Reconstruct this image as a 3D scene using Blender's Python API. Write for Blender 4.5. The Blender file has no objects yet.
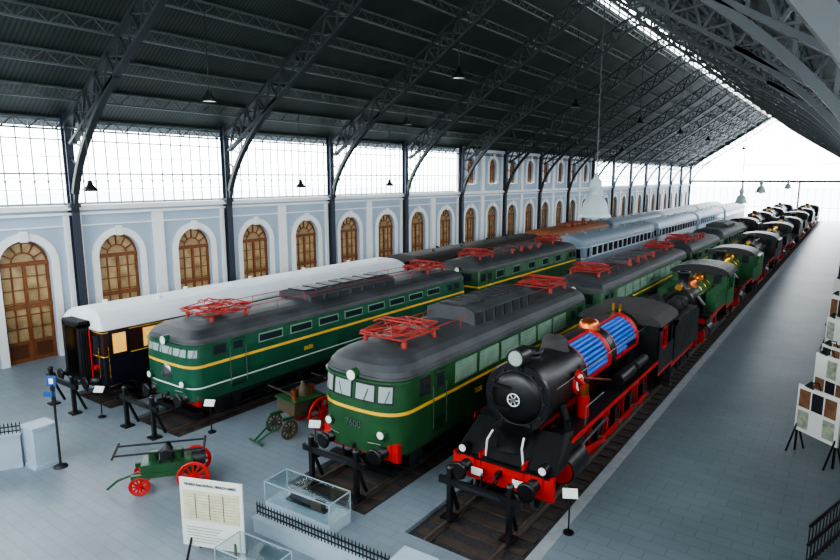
import bpy, math, random
from mathutils import Vector, Matrix
random.seed(4)
pi=math.pi
# ------------------------------------------------------------ materials
def lin(c):
    def g(u):
        u/=255.0
        return u/12.92 if u<=0.04045 else ((u+0.055)/1.055)**2.4
    return (g(c[0]),g(c[1]),g(c[2]),1)
MATS={}
def mat(name,col,rough=0.5,metal=0.0,var=0.12,scale=3.0,emit=0,spec=0.5):
    if name in MATS: return MATS[name]
    m=bpy.data.materials.new(name); m.use_nodes=True
    nt=m.node_tree; b=nt.nodes['Principled BSDF']
    c=lin(col)
    if var>0:
        tc=nt.nodes.new('ShaderNodeTexCoord'); n=nt.nodes.new('ShaderNodeTexNoise')
        n.inputs['Scale'].default_value=scale; n.inputs['Detail'].default_value=4
        r=nt.nodes.new('ShaderNodeValToRGB')
        r.color_ramp.elements[0].position=0.3; r.color_ramp.elements[1].position=0.7
        r.color_ramp.elements[0].color=(c[0]*(1-var),c[1]*(1-var),c[2]*(1-var),1)
        r.color_ramp.elements[1].color=(min(1,c[0]*(1+var)),min(1,c[1]*(1+var)),min(1,c[2]*(1+var)),1)
        nt.links.new(tc.outputs['Object'],n.inputs['Vector'])
        nt.links.new(n.outputs['Fac'],r.inputs['Fac']); nt.links.new(r.outputs['Color'],b.inputs['Base Color'])
        mr=nt.nodes.new('ShaderNodeMapRange'); mr.inputs['To Min'].default_value=max(.05,rough-.08); mr.inputs['To Max'].default_value=min(1,rough+.14)
        nt.links.new(n.outputs['Fac'],mr.inputs['Value']); nt.links.new(mr.outputs['Result'],b.inputs['Roughness'])
    else:
        b.inputs['Base Color'].default_value=c; b.inputs['Roughness'].default_value=rough
    b.inputs['Metallic'].default_value=metal
    b.inputs['Specular IOR Level'].default_value=spec
    if emit>0:
        b.inputs['Emission Color'].default_value=c; b.inputs['Emission Strength'].default_value=emit
    MATS[name]=m; return m
BLACK=mat('black_paint',(15,16,19),0.36)
IRON=mat('dark_iron',(30,33,37),0.5)
RED=mat('red_paint',(184,24,18),0.42)
PRED=mat('pantograph_red',(156,46,38),0.55)
GREEN=mat('loco_green',(34,76,44),0.33,var=.2,scale=1.5)
GREEN2=mat('loco_green_b',(28,80,58),0.33,var=.2,scale=1.5)
LGREEN=mat('panel_green',(112,138,122),0.45,var=.2)
YEL=mat('yellow_line',(222,180,52),0.45)
WHITE=mat('white_paint',(225,228,226),0.5,var=0.04)
ROOFG=mat('loco_roof_grey',(58,62,65),0.55,var=.35,scale=1.4)
ROOFD=mat('coach_roof_dark',(46,44,44),0.7,var=.25)
ROOFW=mat('coach_roof_white',(214,222,226),0.6,var=0.08,scale=1)
NAVY=mat('coach_navy',(18,22,34),0.33)
MAROON=mat('coach_maroon',(50,26,26),0.38)
GLASSD=mat('dark_glass',(36,46,50),0.08,var=0)
GLASSL=mat('pale_glass',(150,165,160),0.12,var=0)
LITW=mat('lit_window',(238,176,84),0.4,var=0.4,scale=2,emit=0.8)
STEEL=mat('steel',(150,152,155),0.3,0.9)
RAIL=mat('rail_steel',(120,112,105),0.35,0.7)
BRASS=mat('brass',(206,156,60),0.25,0.9)
COPPER=mat('copper',(190,104,60),0.3,0.9)
BLUE=mat('section_blue',(28,100,196),0.45)
COAL=mat('coal',(20,20,22),0.8,var=0.5,scale=8)
BALL=mat('track_bed',(46,45,46),0.9,var=0.5,scale=14)
WOODS=mat('sleeper_wood',(60,50,44),0.85,var=0.3)
BGREY=mat('coach_bluegrey',(110,134,152),0.45)
LBLUE=mat('coach_paleblue',(172,194,210),0.45)
BROWN=mat('loco_brown',(160,84,44),0.45)
LAMPW=mat('lamp_lens',(236,238,230),0.2,var=0)
TRUSS=mat('truss_iron',(40,48,50),0.5,spec=0.5)
PURL=mat('purlin_iron',(66,76,76),0.5)
COLM=mat('column_paint',(44,53,66),0.5)
WALLM=mat('wall_plaster',(168,187,204),0.8,var=0.05,scale=0.6)
TRIMW=mat('white_trim',(240,242,242),0.7,var=0.03,scale=1)
BARM=mat('glazing_bar',(112,124,132),0.5,var=0)
WOOD=mat('door_wood',(122,72,38),0.5,var=0.25,scale=5)
PANE=mat('door_pane',(170,148,110),0.2,var=0.4,scale=1.5)
POSTW=mat('poster_white',(222,226,220),0.6,var=0.03)
POSTC=mat('poster_ink',(150,160,140),0.6,var=0.4,scale=6)
POSTB=mat('poster_brown',(120,84,58),0.6,var=0.4,scale=4)
STONE=mat('parapet_stone',(160,178,190),0.7,var=0.05)
BSIGN=mat('sign_blue',(40,84,150),0.5)
KERB=mat('kerb_stone',(138,146,150),0.8)
WDARK=mat('door_wood_dark',(84,48,28),0.6)
DSEAM=mat('door_seam',(20,48,32),0.4)
TUB=mat('wood_tub',(74,66,46),.6)

def mix_mat(name,var_scale,lo,hi,tex):
    m=bpy.data.materials.new(name); m.use_nodes=True; nt=m.node_tree; b=nt.nodes['Principled BSDF']
    tc=nt.nodes.new('ShaderNodeTexCoord'); t=tex(nt)
    n=nt.nodes.new('ShaderNodeTexNoise'); n.inputs['Scale'].default_value=var_scale; n.inputs['Detail'].default_value=5
    r=nt.nodes.new('ShaderNodeValToRGB'); r.color_ramp.elements[0].color=(lo,lo,lo,1); r.color_ramp.elements[1].color=(hi,hi,hi,1)
    r.color_ramp.elements[0].position=0.3; r.color_ramp.elements[1].position=0.7
    mx=nt.nodes.new('ShaderNodeMixRGB'); mx.blend_type='MULTIPLY'; mx.inputs[0].default_value=1
    nt.links.new(tc.outputs['Object'],t[0].inputs['Vector']); nt.links.new(tc.outputs['Object'],n.inputs['Vector'])
    nt.links.new(n.outputs['Fac'],r.inputs['Fac']); nt.links.new(t[1],mx.inputs[1]); nt.links.new(r.outputs['Color'],mx.inputs[2])
    nt.links.new(mx.outputs['Color'],b.inputs['Base Color']); return m,b
def brick(c1,c2,cm,sx,sy,mo):
    def f(nt):
        br=nt.nodes.new('ShaderNodeTexBrick')
        br.inputs['Scale'].default_value=1.0; br.inputs['Brick Width'].default_value=sx; br.inputs['Row Height'].default_value=sy
        br.inputs['Mortar Size'].default_value=mo; br.inputs['Color1'].default_value=lin(c1); br.inputs['Color2'].default_value=lin(c2)
        br.inputs['Mortar'].default_value=lin(cm); br.offset=0.5
        return br,br.outputs['Color']
    return f
FLOORM,b=mix_mat('floor_tiles',0.35,.8,1.1,brick((126,140,149),(121,135,144),(110,123,132),0.6,0.3,.01)); b.inputs['Roughness'].default_value=.4
PLATM,b=mix_mat('platform_pavers',0.3,.8,1.1,brick((112,126,133),(107,121,128),(94,107,114),0.8,0.4,.012)); b.inputs['Roughness'].default_value=.38
def corr(nt):
    w=nt.nodes.new('ShaderNodeTexWave'); w.bands_direction='Y'; w.inputs['Scale'].default_value=1.6; w.inputs['Distortion'].default_value=0
    r=nt.nodes.new('ShaderNodeValToRGB'); r.color_ramp.elements[0].color=lin((34,41,40)); r.color_ramp.elements[1].color=lin((58,68,65))
    nt.links.new(w.outputs['Fac'],r.inputs['Fac']); return w,r.outputs['Color']
ROOFM,b=mix_mat('roof_boards',.5,.7,1.1,corr); b.inputs['Roughness'].default_value=.6

# ------------------------------------------------------------ mesh builder
class MB:
    def __init__(s): s.v=[];s.f=[];s.m=[];s.mats=[];s.sm=[];s.M=None
    def add(s,vs,fs,mt,smooth=False):
        o=len(s.v)
        if s.M is not None: vs=[tuple(s.M@Vector(p)) for p in vs]
        s.v.extend([tuple(p) for p in vs])
        if mt not in s.mats: s.mats.append(mt)
        i=s.mats.index(mt)
        for f in fs: s.f.append([o+k for k in f]); s.m.append(i); s.sm.append(smooth)
    def box(s,c,d,mt,rz=0,rx=0,ry=0):
        x,y,z=d[0]/2,d[1]/2,d[2]/2
        vs=[(-x,-y,-z),(x,-y,-z),(x,y,-z),(-x,y,-z),(-x,-y,z),(x,-y,z),(x,y,z),(-x,y,z)]
        if rz or rx or ry:
            R=Matrix.Rotation(rz,3,'Z')@Matrix.Rotation(ry,3,'Y')@Matrix.Rotation(rx,3,'X'); vs=[R@Vector(p) for p in vs]
        vs=[(p[0]+c[0],p[1]+c[1],p[2]+c[2]) for p in vs]
        s.add(vs,[(0,3,2,1),(4,5,6,7),(0,1,5,4),(1,2,6,5),(2,3,7,6),(3,0,4,7)],mt)
    def b2(s,x0,x1,y0,y1,z0,z1,mt): s.box(((x0+x1)/2,(y0+y1)/2,(z0+z1)/2),(x1-x0,y1-y0,z1-z0),mt)
    def beam(s,p0,p1,w,h,mt):
        p0=Vector(p0);p1=Vector(p1);d=(p1-p0)
        if d.length<1e-6: return
        d.normalize(); up=Vector((0,0,1)) if abs(d.z)<0.95 else Vector((0,1,0))
        sd=d.cross(up).normalized(); u=sd.cross(d)
        a=sd*(w/2); b=u*(h/2)
        vs=[p0-a-b,p0+a-b,p0+a+b,p0-a+b,p1-a-b,p1+a-b,p1+a+b,p1-a+b]
        s.add(vs,[(0,1,2,3),(7,6,5,4),(0,4,5,1),(1,5,6,2),(2,6,7,3),(3,7,4,0)],mt)
    def cyl(s,p0,p1,r,mt,r1=None,n=14,caps=True,smooth=True):
        s.lathe(p0,p1,[(r,0),(r if r1 is None else r1,1)],mt,n,caps,smooth,rel=True)
    def lathe(s,p0,p1,prof,mt,n=20,caps=True,smooth=True,rel=False,a0=0,a1=2*pi):
        p0=Vector(p0);p1=Vector(p1);d=p1-p0;L=d.length;d.normalize()
        up=Vector((0,0,1)) if abs(d.z)<0.9 else Vector((1,0,0))
        e1=up.cross(d).normalized(); e2=d.cross(e1)
        full=abs(a1-a0-2*pi)<1e-6; k=n if full else n+1
        vs=[]
        for r,h in prof:
            hh=h*L if rel else h
            for i in range(k):
                a=a0+(a1-a0)*i/n
                vs.append(p0+d*hh+e1*(r*math.cos(a))+e2*(r*math.sin(a)))
        fs=[]
        for j in range(len(prof)-1):
            for i in range(n):
                i2=(i+1)%k
                fs.append((j*k+i,j*k+i2,(j+1)*k+i2,(j+1)*k+i))
        s.add(vs,fs,mt,smooth)
        if caps and full:
            s.add(vs[:k],[tuple(range(k))[::-1]],mt); s.add(vs[-k:],[tuple(range(k))],mt)
    def tube(s,pts,r,mt,n=6):
        for a,b in zip(pts[:-1],pts[1:]): s.cyl(a,b,r,mt,n=n,caps=False)
    def torus(s,c,ax,R,r,mt,n=24,m=6):
        c=Vector(c);d=Vector(ax).normalized(); up=Vector((0,0,1)) if abs(d.z)<0.9 else Vector((1,0,0))
        e1=up.cross(d).normalized(); e2=d.cross(e1); vs=[];fs=[]
        for i in range(n):
            a=2*pi*i/n; rad=e1*math.cos(a)+e2*math.sin(a)
            for j in range(m):
                b=2*pi*j/m; vs.append(c+rad*(R+r*math.cos(b))+d*(r*math.sin(b)))
        for i in range(n):
            for j in range(m):
                fs.append((i*m+j,((i+1)%n)*m+j,((i+1)%n)*m+(j+1)%m,i*m+(j+1)%m))
        s.add(vs,fs,mt,True)
    def sphere(s,c,r,mt,sc=(1,1,1),n=14,m=8):
        vs=[];fs=[]
        for j in range(m+1):
            t=pi*j/m
            for i in range(n):
                a=2*pi*i/n
                vs.append((c[0]+r*sc[0]*math.sin(t)*math.cos(a),c[1]+r*sc[1]*math.sin(t)*math.sin(a),c[2]+r*sc[2]*math.cos(t)))
        for j in range(m):
            for i in range(n): fs.append((j*n+i,(j+1)*n+i,(j+1)*n+(i+1)%n,j*n+(i+1)%n))
        s.add(vs,fs,mt,True)
    def prism(s,poly,axis,a,b,mt,smooth=False):
        n=len(poly)
        def P(p,t):
            if axis=='y': return (p[0],t,p[1])
            if axis=='x': return (t,p[0],p[1])
            return (p[0],p[1],t)
        vs=[P(p,a) for p in poly]+[P(p,b) for p in poly]
        s.add(vs,[(i,(i+1)%n,n+(i+1)%n,n+i) for i in range(n)],mt,smooth)
        s.add(vs[:n],[tuple(range(n))[::-1]],mt); s.add(vs[n:],[tuple(range(n))],mt)
    def mesh(s,name):
        me=bpy.data.meshes.new(name); me.from_pydata(s.v,[],s.f)
        for m in s.mats: me.materials.append(m)
        me.polygons.foreach_set('material_index',s.m); me.polygons.foreach_set('use_smooth',s.sm)
        me.update(); return me
    def build(s,name,loc=(0,0,0),rz=0,me=None,parent=None):
        return place(s.mesh(name),name,loc,rz,parent)
def place(me,name,loc=(0,0,0),rz=0,parent=None):
    o=bpy.data.objects.new(name,me); bpy.context.collection.objects.link(o)
    o.location=loc; o.rotation_euler=(0,0,rz)
    if parent: o.parent=parent
    return o
def text(parent,s,size,loc,rot,mt,name='lettering'):
    cu=bpy.data.curves.new(name,'FONT'); cu.body=s; cu.size=size; cu.extrude=0.004; cu.align_x='CENTER'; cu.align_y='CENTER'
    cu.materials.append(mt); o=bpy.data.objects.new(name,cu); bpy.context.collection.objects.link(o)
    o.location=loc; o.rotation_euler=rot; o.parent=parent; return o

# ------------------------------------------------------------ building dims
XL,XR=-31.0,1.35; XC=(XL+XR)/2; Y0=-3.6; SP=8.9; NB=17; Y1=Y0+SP*NB
ZE=11.4; ZR=22.0; ZS=7.3; SL=(ZR-ZE)/(XC-XL)
def roofz(x): return ZR-abs(x-XC)*SL
TR=[-23.6,-19.2,-11.0,-6.8]   # track centres
mb=MB()
bw=1.45; yst=10.9
segs=[(XL-0.4,TR[0]-bw),(TR[0]+bw,TR[1]-bw),(TR[1]+bw,TR[2]-bw),(TR[2]+bw,TR[3]-bw)]
mb.b2(XL-0.4,XR+0.4,Y0-0.5,yst,-0.3,0,FLOORM)
for a,b in segs: mb.b2(a,b,yst,Y1+0.5,-0.3,0,FLOORM)
mb.build('floor')
mb=MB(); mb.b2(TR[3]+bw+0.3,XR+0.4,yst,Y1+0.5,-0.3,0.0,PLATM); mb.b2(TR[3]+bw,TR[3]+bw+0.3,yst,Y1+0.5,-0.3,0.012,KERB)
mb.build('floor_platform')
for t in TR:
    mb=MB(); mb.b2(t-bw,t+bw,yst,Y1+0.5,-0.3,-0.12,BALL)
    y=yst+0.3
    while y<Y1: mb.b2(t-1.3,t+1.3,y,y+0.25,-0.13,-0.08,WOODS); y+=0.62
    for sx in (-0.835,0.835):
        mb.b2(t+sx-0.07,t+sx+0.07,yst,Y1,-0.09,-0.06,RAIL); mb.b2(t+sx-0.015,t+sx+0.015,yst,Y1,-0.06,0.02,RAIL); mb.b2(t+sx-0.036,t+sx+0.036,yst,Y1,0.02,0.06,RAIL)
    mb.build('railway_track')
mb=MB(); mb.b2(-400,400,-300,700,-0.6,-0.35,mat('outside_ground',(190,196,200),0.9)); mb.build('ground')

# ------------------------------------------------------------ walls
def arch_pts(yc,hw,zs,n=14): return [(yc-hw*math.cos(pi*i/n),zs+hw*math.sin(pi*i/n)) for i in range(n+1)]
def arch_bay(mb,X,s,ya,yb,za,zb,yc,hw,z0,zs,mt,depth=0.4):
    def q(l): mb.add([(X,y,z) for y,z in l],[tuple(range(len(l)))],mt)
    q([(ya,za),(yc-hw,za),(yc-hw,zb),(ya,zb)]); q([(yc+hw,za),(yb,za),(yb,zb),(yc+hw,zb)])
    if z0>za: q([(yc-hw,za),(yc+hw,za),(yc+hw,z0),(yc-hw,z0)])
    A=arch_pts(yc,hw,zs)
    for p,r in zip(A[:-1],A[1:]): q([p,r,(r[0],zb),(p[0],zb)])
    loop=[(yc-hw,z0)]+A+[(yc+hw,z0)]
    for p,r in zip(loop[:-1],loop[1:]):
        mb.add([(X,p[0],p[1]),(X,r[0],r[1]),(X-s*depth,r[0],r[1]),(X-s*depth,p[0],p[1])],[(0,1,2,3)],mt)
    wd=0.36
    B=arch_pts(yc,hw+wd,zs); C=arch_pts(yc,hw+0.02,zs)
    Bl=[(yc-hw-wd,z0)]+B+[(yc+hw+wd,z0)]; Cl=[(yc-hw-0.02,z0)]+C+[(yc+hw+0.02,z0)]
    xo=X+s*0.09
    for i in range(len(Bl)-1):
        b0,b1,c0,c1=Bl[i],Bl[i+1],Cl[i],Cl[i+1]
        mb.add([(xo,*b0),(xo,*b1),(xo,*c1),(xo,*c0),(X,*b0),(X,*b1),(X,*c1),(X,*c0)],[(0,1,2,3),(0,4,5,1),(3,2,6,7)],TRIMW)
    mb.box((X+s*.1,yc,zs+hw+.2),(.2,.3,.5),TRIMW)
HW=1.08; ZSP=4.65
def make_wall(X,s,name,pav):
    mb=MB()
    for k in range(NB):
        y=Y0+k*SP
        for j in range(2):
            ya=y+j*SP/2; yb=ya+SP/2; yc=(ya+yb)/2
            arch_bay(mb,X,s,ya,yb,0,ZS,yc,HW,0,ZSP,WALLM)
            if k in pav: arch_bay(mb,X,s,ya,yb,ZS,ZE,yc,0.78,8.0,9.8,WALLM)
    ym=(Y0+Y1)/2; L=Y1-Y0
    mb.box((X+s*0.06,ym,ZS-0.12),(0.5,L,0.24),TRIMW); mb.box((X+s*0.03,ym,ZS-0.42),(0.3,L,0.12),TRIMW)
    mb.box((X+s*0.03,ym,ZS-1.0),(0.16,L,0.07),TRIMW)
    for k in range(NB*2+1):
        y=Y0+k*SP/2; w=0.8 if k%2==0 else 0.6
        mb.box((X+s*0.05,y,(ZS-0.5)/2),(0.2,w,ZS-0.5),TRIMW)
        mb.box((X+s*0.09,y,0.45),(0.26,w+0.12,0.9),STONE)
        if k//2 in pav or (k//2-1 in pav and k%2==0): mb.box((X+s*0.05,y,(ZS+ZE)/2),(0.2,w,ZE-ZS),TRIMW)
    for k in pav:
        y=Y0+k*SP
        mb.box((X+s*0.05,y+SP/2,ZE-0.15),(0.4,SP,0.3),TRIMW)
    mb.box((X-s*0.1,ym,ZE+0.1),(0.3,L,0.3),TRUSS)
    mb.build(name)
PAV=[6,7,8,9]
make_wall(XL,1,'wall_left',PAV); make_wall(XR,-1,'wall_right',[])
def door_mesh(hw,z0,zs,nm,solid=True):
    mb=MB()
    A=arch_pts(0,hw,zs); pane=[(-hw,z0)]+A+[(hw,z0)]
    mb.add([(0,y,z) for y,z in pane],[tuple(range(len(pane)))],PANE)
    def arcband(r0,r1,x=0.05):
        P=arch_pts(0,r0,zs);Q=arch_pts(0,r1,zs)
        for i in range(len(P)-1): mb.add([(x,*P[i]),(x,*P[i+1]),(x,*Q[i+1]),(x,*Q[i])],[(0,1,2,3)],WOOD)
    arcband(hw,hw-0.12); arcband(hw*0.52,hw*0.45)
    for a in (30,60,90,120,150):
        c,sn=math.cos(math.radians(a)),math.sin(math.radians(a))
        mb.beam((0.04,hw*0.45*c,zs+hw*0.45*sn),(0.04,hw*c,zs+hw*sn),0.06,0.06,WOOD)
    for y in (-hw+0.06,hw-0.06): mb.b2(-0.02,0.08,y-0.07,y+0.07,z0,zs,WOOD)
    mb.b2(-0.02,0.09,-0.07,0.07,z0,zs,WOOD)
    mb.b2(-0.02,0.1,-hw,hw,zs-0.1,zs+0.1,WOOD)
    n=5 if solid else 3
    zb=z0+(1.0 if solid else 0.1)
    if solid:
        mb.b2(-0.02,0.06,-hw,hw,z0,z0+1.0,WOOD); mb.b2(-0.02,0.11,-hw,hw,2.55,2.75,WOOD)
        for y in (-0.55,0.55): mb.b2(0.05,0.09,y-0.35,y+0.35,z0+0.2,z0+0.85,WDARK)
    for i in range(1,n+1):
        z=zb+(zs-zb)*i/(n+1); mb.b2(-0.01,0.05,-hw,hw,z-0.025,z+0.025,WOOD)
    for y in (-hw/2,hw/2): mb.b2(-0.01,0.06,y-0.03,y+0.03,zb,zs,WOOD)
    return mb.mesh(nm)
dm=door_mesh(HW,0,ZSP,'door'); wm=door_mesh(0.78,8.0,9.8,'arched_window',False)
nd=1; nw=1
for (X,s) in ((XL,1),(XR,-1)):
    for k in range(NB):
        for j in range(2):
            yc=Y0+k*SP+(j+0.5)*SP/2
            place(dm,'door_%d'%nd,(X-s*0.3,yc,0),0 if s>0 else pi); nd+=1
            if s>0 and k in PAV: place(wm,'window_%d'%nw,(X-s*0.3,yc,0)); nw+=1
# clerestory glazing
mb=MB()
n=14
for i in range(n+1):
    y=-SP/2+0.2+(SP-0.4)*i/n; mb.b2(-0.03,0.03,y-0.022,y+0.022,ZS,ZE,BARM)
for z,t in ((ZS+0.06,0.1),(ZS+.75,0.035),(ZS+1.5,0.08),(ZS+2.3,0.03),(ZS+3.1,0.06),(ZS+3.6,.03),(ZE-0.1,0.14)): mb.b2(-0.035,0.035,-SP/2,SP/2,z-t/2,z+t/2,BARM)
for i in range(n):
    y=-SP/2+0.2+(SP-0.4)*(i+0.5)/n; r=(SP-0.4)/n/2
    for a in range(6):
        t0,t1=pi*a/6,pi*(a+1)/6
        mb.beam((0,y+r*math.cos(t0),ZS+1.0+r*math.sin(t0)),(0,y+r*math.cos(t1),ZS+1.0+r*math.sin(t1)),0.03,0.03,BARM)
gm=mb.mesh('clerestory_window')
for (X,s) in ((XL-0.15,1),(XR+0.15,-1)):
    for k in range(NB):
        if s>0 and k in PAV: continue
        place(gm,'window_%d'%nw,(X,Y0+(k+0.5)*SP,0)); nw+=1
def gable(Y,name,full):
    mb=MB()
    x=XL
    while x<=XR+0.01:
        zt=roofz(x)-0.2; mb.b2(x-0.03,x+0.03,Y-0.05,Y+0.05,8.2 if not full else 0,zt,BARM); x+=(XR-XL)/24
    for z,t in ((2.6,0.08),(7.9,0.45),(11.4,0.12),(14.8,0.08),(18.2,0.08)):
        hw=(XR-XL)/2 if z<ZE else (ZR-z)/SL
        mb.b2(XC-hw,XC+hw,Y-0.08,Y+0.08,z-t/2,z+t/2,COLM if z==7.9 else BARM)
    for s in (-1,1): mb.beam((XC,Y,ZR-0.25),(XC+s*(XR-XL)/2,Y,ZE-0.25),0.2,0.4,TRUSS)
    for x in (XL+0.2,XL+11,XR-11,XR-0.2): mb.b2(x-0.14,x+0.14,Y-0.18,Y+0.18,0,ZE if abs(x-XC)>12 else 7.9,COLM)
    if not full:
        mb.b2(XL,XR,Y-0.3,Y-0.1,0,7.6,WALLM)
    mb.build(name)
gable(Y1,'wall_back',True); gable(Y0,'wall_front',False)

# ------------------------------------------------------------ roof
mb=MB()
gap=1.6
for s in (-1,1):
    xa=XC+s*((XR-XL)/2+0.6); xb=XC+s*gap
    za=roofz(xa); zb=roofz(xb)
    mb.add([(xa,Y0-0.6,za),(xb,Y0-0.6,zb),(xb,Y1+0.6,zb),(xa,Y1+0.6,za),(xa,Y0-0.6,za+0.12),(xb,Y0-0.6,zb+0.12),(xb,Y1+0.6,zb+0.12),(xa,Y1+0.6,za+0.12)],
      [(0,1,2,3),(4,7,6,5),(0,4,5,1),(1,5,6,2),(2,6,7,3),(3,7,4,0)],ROOFM)
    mb.beam((XC+s*0.95,Y0-0.6,ZR+0.75),(XC+s*0.95,Y1+0.6,ZR+0.75),2.0,0.1,ROOFM)
    for dz in (0.1,0.4,.7): mb.b2(XC+s*gap-0.05,XC+s*gap+0.05,Y0,Y1,roofz(xb)+dz,roofz(xb)+dz+0.08,TRUSS)
    y=Y0
    while y<=Y1:
        mb.b2(XC+s*gap-0.06,XC+s*gap+0.06,y-0.06,y+0.06,roofz(xb),ZR+0.75,TRUSS); y+=SP/4
mb.build('ceiling')
mb=MB()
for s in (-1,1):
    for i in range(9):
        x=XC+s*(gap+0.1+i*1.8); zt=roofz(x)-0.08; zb=zt-0.5
        mb.b2(x-0.07,x+0.07,Y0,Y1,zt-0.04,zt+0.04,PURL); mb.b2(x-0.08,x+0.08,Y0,Y1,zb-0.04,zb+0.04,PURL)
        nseg=int((Y1-Y0)/0.56); dy=(Y1-Y0)/nseg
        for k in range(nseg):
            ya=Y0+k*dy; p=(x,ya,zb if k%2 else zt); q=(x,ya+dy,zt if k%2 else zb); mb.beam(p,q,0.03,0.05,PURL)
mb.build('roof_purlins')
mb=MB()
def truss_half(s):
    n=15; tops=[];bots=[]
    span=(XR-XL)/2
    for i in range(n+1):
        u=i/n; x=XC+s*(0.0+u*(span-0.25)); z=roofz(x)-0.62
        if i==0: z=ZR-1.0
        tops.append(Vector((x,0,z)))
        depth=0.9+0.2*math.sin(pi*u)
        nx=-s*SL/math.hypot(1,SL); nz=-1/math.hypot(1,SL)
        bots.append(Vector((x+nx*depth*min(1,u*6),0,z+nz*depth)))
    return tops,bots
def ch(a,b,w,h,m=TRUSS): mb.beam(a,b,w,h,m)
for s in (-1,1):
    t,b=truss_half(s)
    for i in range(15):
        ch(t[i],t[i+1],0.3,0.14); ch(b[i],b[i+1],0.3,0.14)
        ch(t[i],b[i+1],0.1,0.07); ch(b[i],t[i+1],0.1,0.07); ch(t[i],b[i],0.12,0.08)
    xw=XL if s<0 else XR; d=-s
    e=b[11]; p0=Vector((xw+d*0.4,0,7.0)); c=Vector((xw+d*0.95,0,10.0))
    pts=[]
    for i in range(15):
        u=i/14; p=p0*(1-u)**2+c*2*u*(1-u)+e*u*u; pts.append(p)
    for a_,b_ in zip(pts[:-1],pts[1:]): ch(a_,b_,0.3,0.2)
    for i in (3,5,7):
        q=Vector((xw+d*0.3,0,pts[i].z+0.5)); ch(pts[i],q,0.08,0.06)
    for i in (7,9,11): ch(pts[i],Vector((pts[i].x,0,roofz(pts[i].x)-.7)),0.08,0.06)
    xc=xw+d*0.3
    mb.box((xc,0,5.8),(0.36,0.1,11.6),COLM)
    for o in (-0.17,0.17): mb.box((xc+o,0,5.8),(0.06,0.36,11.6),COLM)
    mb.box((xc,0,0.3),(0.6,0.6,0.6),COLM); mb.box((xc,0,7.3),(0.5,0.5,0.2),COLM)
tm=mb.mesh('roof_truss')
for k in range(NB+1):
    place(tm,'roof_truss' if k==0 else 'roof_truss.%03d'%k,(0,Y0+k*SP,0))

# ------------------------------------------------------------ vehicle kit
class Hull:
    def __init__(h,mb,W,L,nose,n,rows,oy=0):
        h.mb=mb;h.W=W;h.L=L;h.rows=rows;h.oy=oy
        half=[];K=16
        for i in range(K+1):
            t=pi/2*i/K
            half.append((W/2*math.sin(t)**(2/n),nose*(1-math.cos(t)**(2/n))))
        back=[(x,L-y) for x,y in half[::-1]]
        h.half=half+back
        h.cum=[0]
        for a,b in zip(h.half[:-1],h.half[1:]): h.cum.append(h.cum[-1]+math.dist(a,b))
        h.front=h.cum[K]; h.tot=h.cum[-1]
        loop=h.half+[(-x,y) for x,y in h.half[::-1][1:-1]]
        k=len(loop)
        for r,(z0,f0,d0,m0) in enumerate(rows[:-1]):
            z1,f1,d1,_=rows[r+1]
            vs=[h.tf(p,z0,f0,d0) for p in loop]+[h.tf(p,z1,f1,d1) for p in loop]
            mb.add(vs,[(i,(i+1)%k,k+(i+1)%k,k+i) for i in range(k)],m0,True)
        z,f,d,m=rows[0]; vs=[h.tf(p,z,f,d) for p in loop]; mb.add(vs,[tuple(range(k))[::-1]],IRON)
    def tf(h,p,z,f,d): return (p[0]*f,h.oy+h.L/2+(p[1]-h.L/2)*(1-d/(h.L/2)),z)
    def at(h,s,z,off,side):
        rows=h.rows; f=1;d=0
        for a,b in zip(rows[:-1],rows[1:]):
            if a[0]<=z<=b[0]:
                u=(z-a[0])/max(1e-6,b[0]-a[0]); f=a[1]+(b[1]-a[1])*u; d=a[2]+(b[2]-a[2])*u; break
        def pt(s):
            if s<0: q=pt(-s); return (-q[0],q[1])
            s=min(max(s,0),h.tot)
            for i in range(len(h.cum)-1):
                if h.cum[i+1]>=s: break
            u=(s-h.cum[i])/max(1e-9,h.cum[i+1]-h.cum[i]); a,b=h.half[i],h.half[i+1]
            return (a[0]+(b[0]-a[0])*u,a[1]+(b[1]-a[1])*u)
        p=pt(s);a=pt(s-0.02);b=pt(s+0.02); tx,ty=b[0]-a[0],b[1]-a[1]; l=math.hypot(tx,ty) or 1
        nx,ny=ty/l,-tx/l
        q=h.tf(p,z,f,d); return (side*(q[0]+nx*off),q[1]+ny*off,z)
    def patch(h,s0,s1,z0,z1,off,mt,both=True,side=1):
        n=max(1,int((s1-s0)/0.15)) if s0<h.front+0.3 else 1
        for sd in ((1,-1) if both else (side,)):
            S=[s0+(s1-s0)*i/n for i in range(n+1)]
            vs=[h.at(s,z0,off,sd) for s in S]+[h.at(s,z1,off,sd) for s in S]
            k=n+1; h.mb.add(vs,[(i,i+1,k+i+1,k+i) for i in range(n)],mt)
            for z,o in ((z0,0),(z1,k)):
                w=[h.at(s,z,0,sd) for s in S]; h.mb.add(vs[o:o+k]+w,[(i,i+1,k+i+1,k+i) for i in range(n)],mt)
            for s in (s0,s1): h.mb.add([h.at(s,z0,off,sd),h.at(s,z1,off,sd),h.at(s,z1,0,sd),h.at(s,z0,0,sd)],[(0,1,2,3)],mt)
    def win(h,s0,s1,z0,z1,fr,gl,both=True,b=0.05,side=1):
        h.patch(s0-b,s1+b,z0-b,z1+b,0.02,fr,both,side); h.patch(s0,s1,z0,z1,0.028,gl,both,side)
def disc_wheel(mb,x,y,r,mt=IRON):
    s=1 if x>0 else -1
    mb.cyl((x-0.065,y,r+0.06),(x+0.065,y,r+0.06),r,mt,n=20)
    mb.cyl((x+s*0.065,y,r+0.06),(x+s*0.09,y,r+0.06),r*0.3,mt,n=12)
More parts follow.
